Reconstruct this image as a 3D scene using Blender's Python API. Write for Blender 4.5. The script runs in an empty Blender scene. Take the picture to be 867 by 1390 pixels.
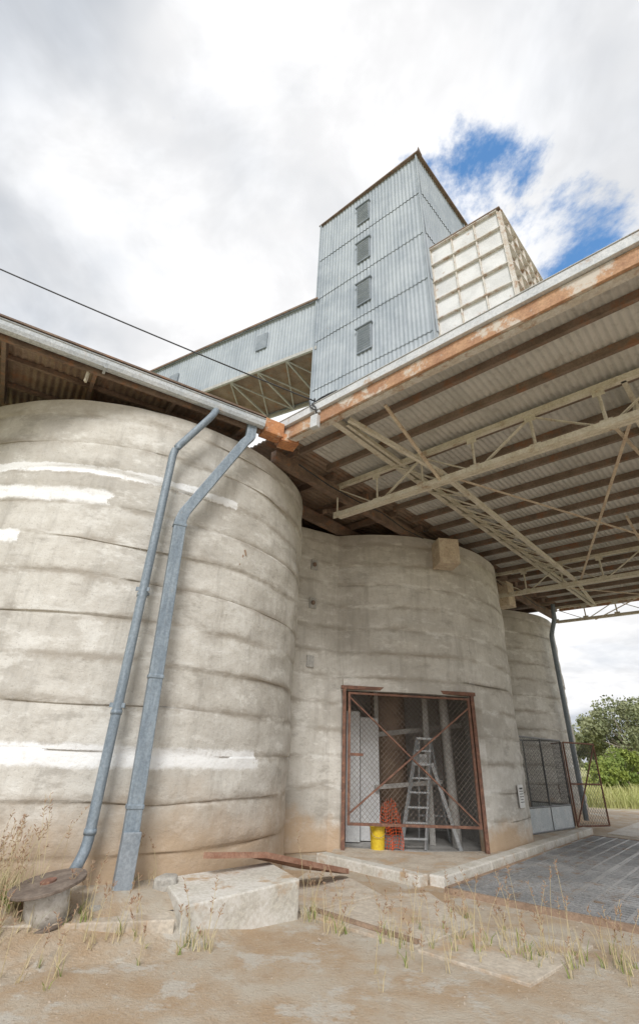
import bpy, math, random
from mathutils import Vector, Matrix, noise
random.seed(7)
sc=bpy.context.scene
sc.view_settings.view_transform='Standard'; sc.view_settings.look='None'; sc.view_settings.exposure=0
V=Vector
# ---------------------------------------------------------------- materials
class NT:
    def __init__(s,name):
        s.m=bpy.data.materials.new(name); s.m.use_nodes=True; s.t=s.m.node_tree; s.n=s.t.nodes; s.l=s.t.links
        s.b=s.n['Principled BSDF']; s.tc=s.n.new('ShaderNodeTexCoord'); s.co=s.tc.outputs['Object']
    def lk(s,a,b): s.l.new(a,b)
    def mapv(s,scale):
        n=s.n.new('ShaderNodeMapping'); n.inputs['Scale'].default_value=scale; s.lk(s.co,n.inputs[0]); return n.outputs[0]
    def noise(s,scale,det=5,rough=.6,vec=None,dist=0):
        n=s.n.new('ShaderNodeTexNoise'); n.inputs['Scale'].default_value=scale; n.inputs['Detail'].default_value=min(det,5)
        n.inputs['Roughness'].default_value=rough; n.inputs['Distortion'].default_value=dist
        s.lk(vec or s.co,n.inputs['Vector']); return n.outputs[0]
    def ramp(s,fac,lo,hi,a=0.,b=1.):
        n=s.n.new('ShaderNodeMapRange'); n.clamp=True; n.interpolation_type='SMOOTHSTEP'
        s.lk(fac,n.inputs[0])
        for i,x in enumerate((lo,hi,a,b)): n.inputs[i+1].default_value=x
        return n.outputs[0]
    def mix(s,fac,a,b,mode='MIX'):
        n=s.n.new('ShaderNodeMix'); n.data_type='RGBA'; n.blend_type=mode
        for x,i in ((fac,0),(a,6),(b,7)):
            if isinstance(x,(int,float)): n.inputs[i].default_value=x
            elif isinstance(x,(tuple,list)): n.inputs[i].default_value=tuple(x)[:3]+(1,)
            else: s.lk(x,n.inputs[i])
        return n.outputs[2]
    def math(s,op,a,b=None,c=None):
        n=s.n.new('ShaderNodeMath'); n.operation=op
        for i,x in enumerate((a,b,c)):
            if x is None: continue
            if isinstance(x,(int,float)): n.inputs[i].default_value=x
            else: s.lk(x,n.inputs[i])
        return n.outputs[0]
    def sep(s):
        n=s.n.new('ShaderNodeSeparateXYZ'); s.lk(s.co,n.inputs[0]); return n.outputs
    def bump(s,h,st=.3,dist=.02):
        n=s.n.new('ShaderNodeBump'); n.inputs['Strength'].default_value=st; n.inputs['Distance'].default_value=dist
        s.lk(h,n.inputs['Height']); s.lk(n.outputs[0],s.b.inputs['Normal'])
    def fin(s,col,rough=.8,metal=0.):
        if isinstance(col,tuple): s.b.inputs['Base Color'].default_value=col+(1,)
        else: s.lk(col,s.b.inputs['Base Color'])
        s.b.inputs['Roughness'].default_value=rough; s.b.inputs['Metallic'].default_value=metal
        return s.m

def basic(name,c1,c2,scale=3,rust=None,rs=4,rt=(.6,.7),rough=.75,metal=0.,bs=30,bst=.2,vec=None,fine=.25,rk=1.):
    t=NT(name); v=t.mapv(vec) if vec else None
    c=t.mix(t.ramp(t.noise(scale,4,.65,v),.35,.65),c1,c2)
    if fine:
        fn=t.noise(bs,3,.7)
        c=t.mix(fine,c,t.mix(t.ramp(fn,.3,.7),(.3,.3,.3),(1.,1.,1.)),'OVERLAY')
    if rust: c=t.mix(t.ramp(t.noise(rs,6,.7,v),rt[0],rt[1],0,rk),c,rust)
    if bst: t.bump(fn if fine else t.noise(bs,3,.6),bst)
    return t.fin(c,rough,metal)
LIFT=.508
def silo_mat(name,paint=False,soil=1.2,soilcol=(.50,.35,.215)):
    t=NT(name); X,Y,Z=t.sep()
    big=t.noise(.9,5,.68)
    c=t.mix(t.ramp(big,.33,.66),(.67,.645,.59),(.47,.445,.40))
    lift=t.math('FLOOR',t.math('DIVIDE',Z,LIFT)); wn=t.n.new('ShaderNodeTexWhiteNoise'); wn.noise_dimensions='1D'; t.lk(lift,wn.inputs['W'])
    c=t.mix(t.ramp(wn.outputs[0],0,1,0,.4),c,(.72,.70,.65))
    c=t.mix(t.ramp(t.noise(1,5,.75,t.mapv((4.5,4.5,.45))),.48,.72,0,.5),c,(.34,.32,.285))
    blot=t.noise(1,5,.74,t.mapv((1.5,1.5,3.4)))
    c=t.mix(t.ramp(blot,.51,.64,0,.65),c,(.79,.775,.73))
    c=t.mix(t.ramp(blot,.32,.45,.6,0),c,(.35,.325,.285))
    wob=t.math('MULTIPLY',t.math('SUBTRACT',big,.5),.16)
    fr=t.math('FRACT',t.math('DIVIDE',t.math('ADD',Z,wob),LIFT))
    d=t.math('ABSOLUTE',t.math('SUBTRACT',fr,.5))
    fine=t.noise(8,5,.75)
    jn=t.noise(1,4,.7,t.mapv((.9,.9,3)))
    dd=t.math('ADD',d,t.math('MULTIPLY',t.math('SUBTRACT',fine,.5),.30))
    c=t.mix(t.math('MULTIPLY',t.ramp(dd,.30,.50),t.ramp(jn,.40,.60,.0,.8)),c,(.33,.29,.24))
    c=t.mix(t.math('MULTIPLY',t.ramp(dd,.34,.46),t.ramp(jn,.36,.46,.7,0.)),c,(.80,.79,.75))
    c=t.mix(t.ramp(fine,.38,.7,0,.35),c,(.46,.42,.36))
    c=t.mix(t.ramp(t.noise(38,3,.7),.58,.72,0,.5),c,(.30,.275,.24))
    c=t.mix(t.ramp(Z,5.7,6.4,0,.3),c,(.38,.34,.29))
    zz=t.math('ADD',Z,t.math('MULTIPLY',big,-1.5))
    c=t.mix(t.ramp(zz,-.60,soil-.75,.8,0),c,soilcol)
    if paint:
        n1=t.math('MULTIPLY',t.math('SUBTRACT',t.noise(3.5,5,.75),.5),.16)
        zn=t.math('ADD',Z,n1); xn=t.math('ADD',X,t.math('MULTIPLY',n1,3))
        pm=None
        for zc,hw,xm in ((5.12,.07,-1.35),(4.70,.11,-3.0),(4.02,.09,-4.05),(1.47,.115,-.75)):
            band=t.ramp(t.math('ABSOLUTE',t.math('SUBTRACT',zn,zc)),hw*.7,hw*1.2,1,0)
            m=t.math('MULTIPLY',band,t.ramp(xn,xm-.02,xm+.02,1,0))
            pm=m if pm is None else t.math('MAXIMUM',pm,m)
        pm=t.math('MULTIPLY',pm,t.ramp(fine,.34,.46,.6,1.))
        c=t.mix(pm,c,(.88,.885,.88))
    h=t.math('ADD',fine,t.math('MULTIPLY',blot,1.2))
    t.bump(h,.45,.03); return t.fin(c,.92)

def galv(name,c1,c2,c3,rough=.5,metal=.0,rt=(.66,.78)):
    t=NT(name); X,Y,Z=t.sep()
    c=t.mix(t.ramp(t.noise(.7,6,.7),.35,.65),c1,c2)
    cc=t.n.new('ShaderNodeCombineXYZ')
    t.lk(t.math('FLOOR',t.math('MULTIPLY',t.math('SUBTRACT',X,Y),.72)),cc.inputs[0]); t.lk(t.math('FLOOR',t.math('DIVIDE',t.math('SUBTRACT',24.,Z),2.55)),cc.inputs[1])
    wn=t.n.new('ShaderNodeTexWhiteNoise'); t.lk(cc.outputs[0],wn.inputs['Vector'])
    c=t.mix(t.ramp(wn.outputs[0],0,1,0,.5),c,c2)
    c=t.mix(t.ramp(t.noise(1,5,.7,t.mapv((6,6,.5))),.48,.72,0,.55),c,c3)
    c=t.mix(t.ramp(t.noise(2.2,7,.75),rt[0],rt[1],0,.6),c,(.36,.27,.19))
    return t.fin(c,rough,metal)

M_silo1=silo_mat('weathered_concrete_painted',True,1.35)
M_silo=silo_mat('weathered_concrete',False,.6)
M_galv=galv('galvanised_wall',(.30,.34,.38),(.42,.46,.495),(.22,.255,.295),rough=.6,rt=(.63,.76))
M_roofu=galv('galvanised_roof',(.50,.50,.46),(.62,.61,.57),(.34,.32,.28),rough=.6,rt=(.62,.76))
M_louv=basic('louvre_metal',(.20,.23,.26),(.27,.30,.33),2,rough=.6)
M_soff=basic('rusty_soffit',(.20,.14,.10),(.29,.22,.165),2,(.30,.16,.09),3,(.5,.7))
M_dark=basic('dark_rusty_steel',(.14,.095,.07),(.22,.16,.12),3,(.28,.14,.075),6,(.52,.7))
M_purl=basic('purlin_steel',(.15,.11,.08),(.22,.165,.13),2,(.26,.135,.075),3,(.52,.68))
M_cream=basic('cream_truss_steel',(.66,.61,.50),(.54,.49,.39),4,(.38,.24,.14),4,(.57,.72),rk=.75)
M_cream2=basic('tan_block',(.60,.50,.38),(.48,.38,.28),5,(.36,.25,.16),7,(.55,.7))
M_rust=basic('rust_steel',(.22,.11,.075),(.14,.075,.055),8,(.34,.19,.12),14,(.52,.7),rough=.85)
M_orange=basic('rust_fascia',(.48,.29,.17),(.35,.19,.11),1.8,(.60,.54,.46),2.7,(.50,.62),rough=.85)
M_orange2=basic('rust_block',(.54,.25,.11),(.38,.17,.085),5,(.60,.48,.36),6,(.55,.66),rough=.85)
M_gut=basic('gutter_metal',(.50,.52,.53),(.62,.63,.63),2,(.44,.30,.19),3,(.58,.72),rough=.5,rk=.8)
M_gut2=basic('eave_gutter_metal',(.36,.39,.41),(.48,.50,.51),2,(.38,.30,.23),4,(.6,.75),rough=.5)
M_pipe=basic('downpipe_metal',(.17,.21,.25),(.235,.28,.32),3,(.36,.36,.34),10,(.6,.75),rough=.5,vec=(6,6,.8))
M_conc=basic('slab_concrete',(.50,.47,.41),(.64,.61,.55),2,(.46,.33,.21),2.5,(.53,.7),bs=25,bst=.4)
M_conc2=basic('platform_concrete',(.52,.46,.38),(.41,.35,.28),2,(.50,.36,.23),2,(.48,.68),bs=25,bst=.35)
M_grate=basic('grate_steel',(.25,.25,.25),(.37,.365,.36),1.2,(.29,.21,.15),3,(.52,.7),rough=.45,metal=.3)
M_hole_shade=basic('hole_shade',(.045,.04,.036),(.065,.058,.05),3)  # near-black colour paints the shade inside the grating pit and the sump
M_white=basic('white_rusty_panel',(.74,.74,.73),(.60,.60,.59),1.2,(.42,.27,.17),2.3,(.60,.73),rough=.6,rk=.8)
M_wframe=basic('white_rusty_frame',(.62,.59,.54),(.52,.46,.39),3,(.36,.21,.12),4,(.50,.66),rough=.7,rk=.85)
M_inner=basic('interior_render',(.50,.49,.47),(.40,.39,.37),2,(.26,.24,.22),3,(.58,.7))
M_panel=basic('interior_panel',(.70,.71,.71),(.60,.61,.62),2,rough=.5)
M_brown=basic('chute_brown',(.34,.24,.17),(.24,.165,.115),3,(.40,.29,.2),4,(.55,.7))
M_alu=basic('ladder_aluminium',(.50,.52,.53),(.42,.44,.45),6,rough=.4,metal=.5)
M_mesh=basic('mesh_wire',(.13,.10,.085),(.20,.16,.13),5,rough=.7,bst=0,fine=0)
M_cmesh=basic('chainlink_wire',(.16,.165,.165),(.24,.24,.24),5,rough=.5,metal=.3,bst=0,fine=0)
M_cpanel=basic('cage_panel',(.42,.46,.48),(.52,.55,.56),3,(.3,.22,.16),6,(.64,.75),rough=.5)
M_yel=basic('yellow_plastic',(.72,.50,.03),(.62,.42,.03),6,rough=.45)
M_net=basic('orange_net',(.75,.13,.03),(.68,.11,.03),6,rough=.5,bst=0,fine=0)
M_reelw=basic('reel_white',(.72,.70,.66),(.56,.53,.48),9,(.2,.15,.1),14,(.6,.7))
M_reelb=basic('reel_dark_wood',(.13,.10,.08),(.20,.16,.13),9)
M_wood=basic('rusty_plank',(.26,.13,.085),(.34,.20,.14),6,(.42,.30,.22),5,(.55,.7),rough=.9)
M_rock=basic('rock',(.32,.30,.27),(.43,.41,.37),6,bst=.6)
M_grav=basic('gravel_stone',(.34,.26,.18),(.48,.41,.33),2.5,rough=.9,bst=0,fine=0)
M_blk=basic('black_cable',(.02,.02,.02),(.03,.03,.03),6,rough=.5)
M_sign=basic('sign_white',(.78,.78,.77),(.70,.70,.69),6,rough=.5)
M_box=basic('grey_box',(.36,.35,.33),(.45,.44,.41),6,rough=.6)
M_strawp=basic('dry_grass',(.48,.39,.22),(.58,.50,.31),3,rough=.9,bst=0,fine=0)
M_seed=basic('seed_heads',(.32,.19,.12),(.44,.31,.21),9,rough=.9,bst=0,fine=0)
M_green=basic('green_grass',(.16,.22,.05),(.28,.32,.09),3,rough=.8,bst=0,fine=0)
M_field=basic('field_grass',(.30,.33,.10),(.50,.48,.22),.35,rough=.9,bst=0,fine=0)
M_leaf=basic('gum_foliage',(.15,.175,.08),(.29,.30,.16),.35,rough=.7,bst=0,fine=0)
M_leaf2=basic('bush_foliage',(.15,.21,.04),(.29,.34,.07),.6,rough=.7,bst=0,fine=0)
M_bark=basic('bark',(.24,.20,.16),(.36,.32,.27),3,rough=.9)

# ---------------------------------------------------------------- builders
class MB:
    def __init__(s): s.v=[]; s.f=[]
    def add(s,vs,fs):
        o=len(s.v); s.v+= [tuple(p) for p in vs]; s.f+=[tuple(i+o for i in f) for f in fs]; return s
    def box6(s,c8): return s.add(c8,[(0,3,2,1),(4,5,6,7),(0,1,5,4),(1,2,6,5),(2,3,7,6),(3,0,4,7)])
    def box(s,c,size,ang=0,tilt=None):
        R=Matrix.Rotation(ang,3,'Z')
        if tilt: R=R@Matrix.Rotation(tilt[1],3,tilt[0])
        hx,hy,hz=[q/2 for q in size]; c=V(c)
        return s.box6([c+R@V(p) for p in [(-hx,-hy,-hz),(hx,-hy,-hz),(hx,hy,-hz),(-hx,hy,-hz),(-hx,-hy,hz),(hx,-hy,hz),(hx,hy,hz),(-hx,hy,hz)]])
    def beam(s,p,q,w,h=None,up=(0,0,1)):
        p=V(p);q=V(q);h=h or w;d=(q-p).normalized();u=V(up)
        if abs(d.dot(u))>.97: u=V((1,0,0)) if abs(d.x)<.9 else V((0,1,0))
        a=d.cross(u).normalized();b=a.cross(d).normalized();a=a*w/2;b=b*h/2
        return s.box6([p-a-b,p+a-b,p+a+b,p-a+b,q-a-b,q+a-b,q+a+b,q-a+b])
    def angle(s,p,q,w,t=.008,up=(0,0,1)):
        p=V(p);q=V(q);d=(q-p).normalized();u=V(up)
        if abs(d.dot(u))>.97: u=V((1,0,0))
        a=d.cross(u).normalized();b=a.cross(d).normalized()
        s.beam(p,q,w,t,up=b); o=b*(w/2)+a*(w/2-t/2)
        s.beam(p+o,q+o,t,w,up=b); return s
    def tube(s,pts,r,n=10,cap=True):
        pts=[V(p) for p in pts]; rings=[]; up=V((0.31,.17,.93)).normalized()
        for i,p in enumerate(pts):
            d=((pts[min(i+1,len(pts)-1)]-pts[max(i-1,0)])).normalized()
            a=d.cross(up).normalized();b=a.cross(d)
            rr=r[i] if isinstance(r,(list,tuple)) else r
            rings.append([p+(a*math.cos(t)+b*math.sin(t))*rr for t in [2*math.pi*k/n for k in range(n)]])
        vs=[q for R in rings for q in R];fs=[]
        for i in range(len(pts)-1):
            for k in range(n): fs.append((i*n+k,i*n+(k+1)%n,(i+1)*n+(k+1)%n,(i+1)*n+k))
        if cap: fs.append(tuple(range(n)));fs.append(tuple(range((len(pts)-1)*n,len(pts)*n)))
        return s.add(vs,fs)
    def prism(s,poly,z0,z1):
        n=len(poly);z1s=z1 if isinstance(z1,(list,tuple)) else [z1]*n
        vs=[(x,y,z0) for x,y in poly]+[(p[0],p[1],z) for p,z in zip(poly,z1s)]
        return s.add(vs,[tuple(range(n))[::-1],tuple(range(n,2*n))]+[(i,(i+1)%n,n+(i+1)%n,n+i) for i in range(n)])
    def corr(s,o,along,across,nrm,pitch,amp,thick=0,segs=1,wob=0):
        o=V(o);along=V(along);across=V(across);nrm=V(nrm).normalized()
        L=across.length;ns=max(8,int(L/pitch*6));vs=[];fs=[]
        for j in range(segs+1):
            for i in range(ns+1):
                t=i/ns;h=amp*math.cos(t*L/pitch*2*math.pi)
                p=o+across*t+along*(j/segs)+nrm*h
                if wob: p=p+nrm*wob*(noise.noise(p*1.3))
                vs.append(p)
        for j in range(segs):
            for i in range(ns): fs.append((j*(ns+1)+i,j*(ns+1)+i+1,(j+1)*(ns+1)+i+1,(j+1)*(ns+1)+i))
        return s.add(vs,fs)
    def build(s,name,mat,parent=None,smooth=False,bevel=0):
        me=bpy.data.meshes.new(name);me.from_pydata(s.v,[],s.f);me.update()
        ob=bpy.data.objects.new(name,me);sc.collection.objects.link(ob);me.materials.append(mat)
        import bmesh
        bm=bmesh.new();bm.from_mesh(me);bmesh.ops.recalc_face_normals(bm,faces=bm.faces);bm.to_mesh(me);bm.free()
        if smooth:
            for p in me.polygons:p.use_smooth=True
        if bevel:
            m=ob.modifiers.new('b','BEVEL');m.width=bevel;m.segments=2;m.limit_method='ANGLE'
        if parent is not None:
            ob.parent=parent;ob.location=-V(parent.location)
        return ob
def root(name,loc):
    e=bpy.data.objects.new(name,None);e.location=loc;e.empty_display_size=.3;sc.collection.objects.link(e);return e

U=V((.685,.728,0)).normalized();W=V((.7285,-.685,0)).normalized()
A0=V((-.71,7.63,0))
def P(u,w,z): return A0+U*u+W*w+V((0,0,z))
H=6.35

# ---------------------------------------------------------------- silos
def silo_shell(mb,c,R,seed,door=None,z0=-.1):
    n=260;angs=[2*math.pi*i/n for i in range(n)]
    if door:
        angs=[a for a in angs if min(abs(a-door[0]),abs(a-door[1]))>.012]+[door[0],door[1]];angs.sort();n=len(angs)
    zs=[]
    L=LIFT
    for k in range(13):
        for f in (0,.035,.08,.2,.35,.5,.65,.8,.92,.97): zs.append(k*L+f*L)
    zs=[z for z in zs if z<H-.01]+[H]
    if door: zs=[z for z in zs if abs(z-door[2])>.02]+[door[2]];zs.sort()
    vs=[];fs=[]
    for j,z in enumerate(zs):
        k=int(z/L+1e-6);f=z/L-k
        for a in angs:
            ca,sa=math.cos(a),math.sin(a)
            wob=noise.noise(V((ca*2.5,sa*2.5,seed+k*3.7)))
            jk=k if f<.5 else k+1
            dep=.45+1.5*noise.noise(V((ca*2.6,sa*2.6,seed+jk*1.9+5)))
            b=1-math.exp(-min(f,1-f)/.05)
            lip=noise.noise(V((ca*1.1,sa*1.1,seed*2+k*7.1)))
            lip2=noise.noise(V((ca*4,sa*4,seed*3+k*4.3)))
            r=R-.02+.024*b*max(.0,dep)+.018*lip+.010*lip2+.010*(1-f)+.03*noise.noise(V((ca*3,sa*3,z*.9+seed)))+.016*noise.noise(V((ca*9,sa*9,z*4+seed)))
            zz=z+(wob*.08 if 0<j<len(zs)-1 and not(door and abs(z-door[2])<.3) else 0)
            if j==0: zz=z0
            vs.append((c[0]+r*ca,c[1]+r*sa,zz))
    for j in range(len(zs)-1):
        for i in range(n):
            a=angs[i];a2=angs[(i+1)%n] if i<n-1 else 2*math.pi
            if door and zs[j+1]<=door[2]+1e-4 and a>=door[0]-1e-6 and a2<=door[1]+1e-6: continue
            fs.append((j*n+i,j*n+(i+1)%n,(j+1)*n+(i+1)%n,(j+1)*n+i))
    mb.add(vs,fs)
    mb.add([(c[0]+(R-.02)*math.cos(a),c[1]+(R-.02)*math.sin(a),H) for a in angs],[tuple(range(n))])
c1=(-3.94,9.86);c2=(1.74,14.86);c3=(6.2,21.1)
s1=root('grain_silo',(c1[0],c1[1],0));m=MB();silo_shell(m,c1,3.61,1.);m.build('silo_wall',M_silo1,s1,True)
DL=V((.69,11.27,0));DR=V((3.50,11.57,0))
aL=math.atan2(DL.y-c2[1],DL.x-c2[0])%(2*math.pi);aR=math.atan2(DR.y-c2[1],DR.x-c2[0])%(2*math.pi)
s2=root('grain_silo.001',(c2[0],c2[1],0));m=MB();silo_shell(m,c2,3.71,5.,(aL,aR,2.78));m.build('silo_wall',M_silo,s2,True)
de=(DR-DL).normalized();dn=V((-de.y,de.x,0))
if dn.y<0: dn=-dn
m=MB()
t=.28
m.box6([DL-de*.02-dn*.02,DL-de*.02+dn*t,DL-de*.25+dn*t,DL-de*.25+dn*.05]+[p+V((0,0,2.8)) for p in (DL-de*.02-dn*.02,DL-de*.02+dn*t,DL-de*.25+dn*t,DL-de*.25+dn*.05)])
m.box6([DR+de*.02-dn*.02,DR+de*.02+dn*t,DR+de*.25+dn*t,DR+de*.25+dn*.05]+[p+V((0,0,2.8)) for p in (DR+de*.02-dn*.02,DR+de*.02+dn*t,DR+de*.25+dn*t,DR+de*.25+dn*.05)])
m.beam(DL+V((0,0,2.9))+dn*.05,DR+dn*.05+V((0,0,2.9)),.3,.2)
m.build('door_reveal',M_silo,s2)
m=MB()
def D(a,b,z): return DL+de*a+dn*b+V((0,0,z))
def wall(p,q,h,th=.06,z=0): m.beam(p+V((0,0,z+h/2)),q+V((0,0,z+h/2)),th,h)
wall(D(-.35,.3,0),D(-.35,3.2,0),3.4);wall(D(3.25,.3,0),D(3.25,3.2,0),3.4);wall(D(-.35,3.2,0),D(3.25,3.2,0),3.4)
m.box6([D(-.4,.3,3.4),D(3.3,.3,3.4),D(3.3,3.3,3.4),D(-.4,3.3,3.4)]+[D(-.4,.3,3.46),D(3.3,.3,3.46),D(3.3,3.3,3.46),D(-.4,3.3,3.46)])
m.box6([D(-.4,.1,-.05),D(3.3,.1,-.05),D(3.3,3.3,-.05),D(-.4,3.3,-.05)]+[D(-.4,.1,.03),D(3.3,.1,.03),D(3.3,3.3,.03),D(-.4,3.3,.03)])
m.build('interior_room',M_inner,s2)
m=MB()
m.beam(D(.25,.9,1.25),D(.55,.9,1.25),.05,2.4);m.beam(D(.6,1.1,1.2),D(1.02,1.1,1.2),.05,2.3);m.beam(D(-.1,.8,1.3),D(.18,.8,1.3),.05,2.5)
m.build('interior_panels',M_panel,s2,bevel=.005)
m=MB();m.tube([D(1.45,1.9,.7),D(1.45,1.9,3.4)],.42,24);m.tube([D(1.45,1.9,.35),D(1.45,1.9,.72)],[.14,.42],24)
m.build('grain_chute',M_brown,s2,True)
m=MB();m.tube([D(2.55,.75,0),D(2.45,.75,3.3)],.10,14);m.beam(D(2.1,1.0,0),D(2.1,1.0,3.3),.12);m.beam(D(1.0,1.2,0),D(1.0,1.2,3.3),.09)
m.beam(D(.9,1.0,1.0),D(2.4,1.0,1.15),.08);m.beam(D(.9,1.4,2.0),D(3.1,1.4,2.3),.10)
m.build('interior_posts',M_box,s2)
m=MB();m.box(D(1.9,.9,1.55),(.32,.02,.22),.1);m.build('interior_sign',M_sign,s2)
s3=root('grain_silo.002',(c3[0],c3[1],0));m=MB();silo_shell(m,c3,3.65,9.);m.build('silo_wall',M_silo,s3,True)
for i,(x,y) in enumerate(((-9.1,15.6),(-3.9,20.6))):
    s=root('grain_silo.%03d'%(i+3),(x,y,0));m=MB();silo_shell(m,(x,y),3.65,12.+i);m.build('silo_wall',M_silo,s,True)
m=MB();m.beam((-.75,10.78,H/2),(.62,11.53,H/2),.25,H);m.beam((4.4,17.15,H/2),(5.2,18.1,H/2),.25,H)
inf=root('infill_wall',(0,11.1,0));o=m.build('infill_concrete',M_silo,inf,bevel=.02)
m=MB()
for z in (5.45,4.55,3.3): m.box((-.03,11.02,z),(.17,.06,.24),.50)
m.build('junction_boxes',M_box,inf,bevel=.01)
m=MB()
for z in (5.45,4.55): m.tube([(-.03,10.98,z),(-.005,10.955,z)],.05,12)
m.build('junction_covers',M_dark,inf)
sg=root('notice_sign',(4.6,12.55,.9));m=MB()
sa=math.atan2(12.55-c2[1],4.6-c2[0])+math.pi/2
sp=V((c2[0]+3.765*math.cos(sa-math.pi/2),c2[1]+3.765*math.sin(sa-math.pi/2),.95))
m.box(sp,(.30,.02,.42),sa);m.build('plate',M_sign,sg)
m=MB()
sn=V((math.cos(sa-math.pi/2),math.sin(sa-math.pi/2),0))
for k,(wd,hh) in enumerate(((.2,.03),(.24,.012),(.22,.012),(.24,.012),(.15,.012),(.22,.012))):
    m.box(sp+sn*.0125+V((0,0,.14-.05*k)),(wd,.003,hh),sa)
m.build('lettering',M_blk,sg)
m=MB()
for ax,z,w_,h_ in ((-1.20,4.25,.04,.20),):
    Yq=c1[1]-math.sqrt(3.62**2-(ax-c1[0])**2);an=math.atan2(Yq-c1[1],ax-c1[0])+math.pi/2
    m.box((ax,Yq,z),(w_,.03,h_),an,('Y',.3));m.box((ax+.05,Yq+.04,z+.14),(.03,.03,.1),an,('Y',-.4))
m.build('rust_scar',M_brown,s1,bevel=.01)

# ---------------------------------------------------------------- silo roof (left) with gutter
sr=root('silo_roof',(-4,8,6.7))
g0=V((-1.06,7.19,6.66));gd=V((.859,.511,0)).normalized();gn=V((-.511,.859,0))
gl=g0-gd*9.5
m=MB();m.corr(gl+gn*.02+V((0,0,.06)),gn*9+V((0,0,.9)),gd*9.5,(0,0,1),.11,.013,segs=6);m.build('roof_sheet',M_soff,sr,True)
m=MB();m.corr(gl+gn*-.03+V((0,0,.10)),gn*9+V((0,0,.9)),gd*9.5,(0,0,1),.11,.013,segs=1);m.build('roof_sheet_top',M_roofu,sr,True)
m=MB()
prof=[(.02,.07),(.035,.03),(.03,-.03),(0,-.065),(-.05,-.075),(-.10,-.06),(-.12,0),(-.12,.08)]
vs=[];fs=[]
for e in (gl,g0):
    for a,b in prof: vs.append(e+gn*a+V((0,0,b)))
n=len(prof)
for i in range(n-1): fs.append((i,i+1,n+i+1,n+i))
fs.append(tuple(range(n,2*n)))
m.add(vs,fs)
m.tube([gl-gn*.125+V((0,0,.085)),g0-gn*.125+V((0,0,.085))],.012,6)
for k in range(5):
    p=g0-gd*(1.8*k+.9);m.beam(p-gd*.02-gn*.035+V((0,0,-.078)),p+gd*.02-gn*.035+V((0,0,-.078)),.17,.012)
m.build('gutter',M_gut2,sr,False)
m=MB()
m.beam(gl+gn*.1+V((0,0,-.02)),g0+gn*.1+V((0,0,-.02)),.05,.16)
for k in range(8):
    p=g0-gd*(.3+1.25*k);m.beam(p+gn*.1+V((0,0,-.02)),p+gn*2.2+V((0,0,.16)),.06,.12)
for w_ in (.7,1.6): m.beam(gl+gn*w_+V((0,0,.0+.1*w_)),g0+gn*w_+V((0,0,.1*w_)),.05,.08)
m.beam(gl-gn*.08+V((0,0,.125)),g0-gn*.08+V((0,0,.125)),.14,.03)
m.build('eave_framing',M_dark,sr)
m=MB()
for k in range(4):
    p=g0-gd*(2.9+1.4*k)+gn*.13; m.beam(p+V((0,0,-.28)),p+V((0,0,.02)),.05,.03)
m.build('gutter_brackets',M_cream,sr)

# ---------------------------------------------------------------- canopy
cn=root('canopy',tuple(P(7,4,6.8)))
CL=14.7;CW=9.2;RZ=6.82
m=MB();m.corr(P(0,0,RZ),U*CL,W*CW,(0,0,1),.105,.016,segs=20,wob=.01);m.build('roof_sheeting',M_roofu,cn,True)
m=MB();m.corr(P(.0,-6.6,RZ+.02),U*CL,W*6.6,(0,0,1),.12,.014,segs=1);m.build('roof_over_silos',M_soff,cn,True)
m=MB();m.corr(P(.0,-6.6,RZ+.08),U*CL,W*(6.6+CW),(0,0,1),.12,.014,segs=1);m.build('roof_top',M_roofu,cn,True)
m=MB()
u=.55
while u<CL:
    m.beam(P(u,-.1,6.735),P(u,CW,6.735),.04,.12);m.beam(P(u+.02,-.1,6.672),P(u+.02,CW,6.672),.07,.010)
    u+=.80
m.build('purlins',M_purl,cn)
m=MB()
u=.5
while u<CL:
    m.beam(P(u,-6.5,6.70),P(u,-.15,6.70),.07,.16);u+=1.15
for w_ in (-.35,-1.6,-3.2): m.beam(P(.1,w_,6.50),P(CL,w_,6.50),.14,.24)
for u_,w_ in ((2.2,-.9),(4.6,-.5),(6.5,-.6),(9.,-.5)): m.beam(P(u_,w_,6.3),P(u_+.8,w_-.3,6.75),.08)
m.build('silo_top_framing',M_dark,cn)
m=MB();m.beam(P(-.05,-.15,6.72),P(-.05,CW,6.72),.05,.24);m.beam(P(CL+.04,-.1,6.73),P(CL+.04,CW,6.73),.05,.2);m.build('fascia_board',M_orange,cn,bevel=.006)
m=MB();m.beam(P(.04,-.15,6.60),P(.04,CW,6.60),.12,.03);m.build('fascia_angle',M_wframe,cn)
m=MB();m.beam(P(-.08,-.2,6.925),P(-.08,CW+.1,6.925),.11,.15);m.beam(P(-.04,-.2,7.01),P(-.04,CW+.1,7.01),.22,.012);m.beam(P(CL+.1,-.2,6.93),P(CL+.1,CW+.1,6.93),.12,.15);m.beam(P(0,CW+.08,6.93),P(CL,CW+.08,6.93),.12,.15)
m.build('barge_gutter',M_gut,cn,bevel=.02)
def gusset(mb,p,s_=.11):
    mb.box(p,(s_*1.6,.012,s_*1.3),math.atan2(W.y,W.x))
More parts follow.
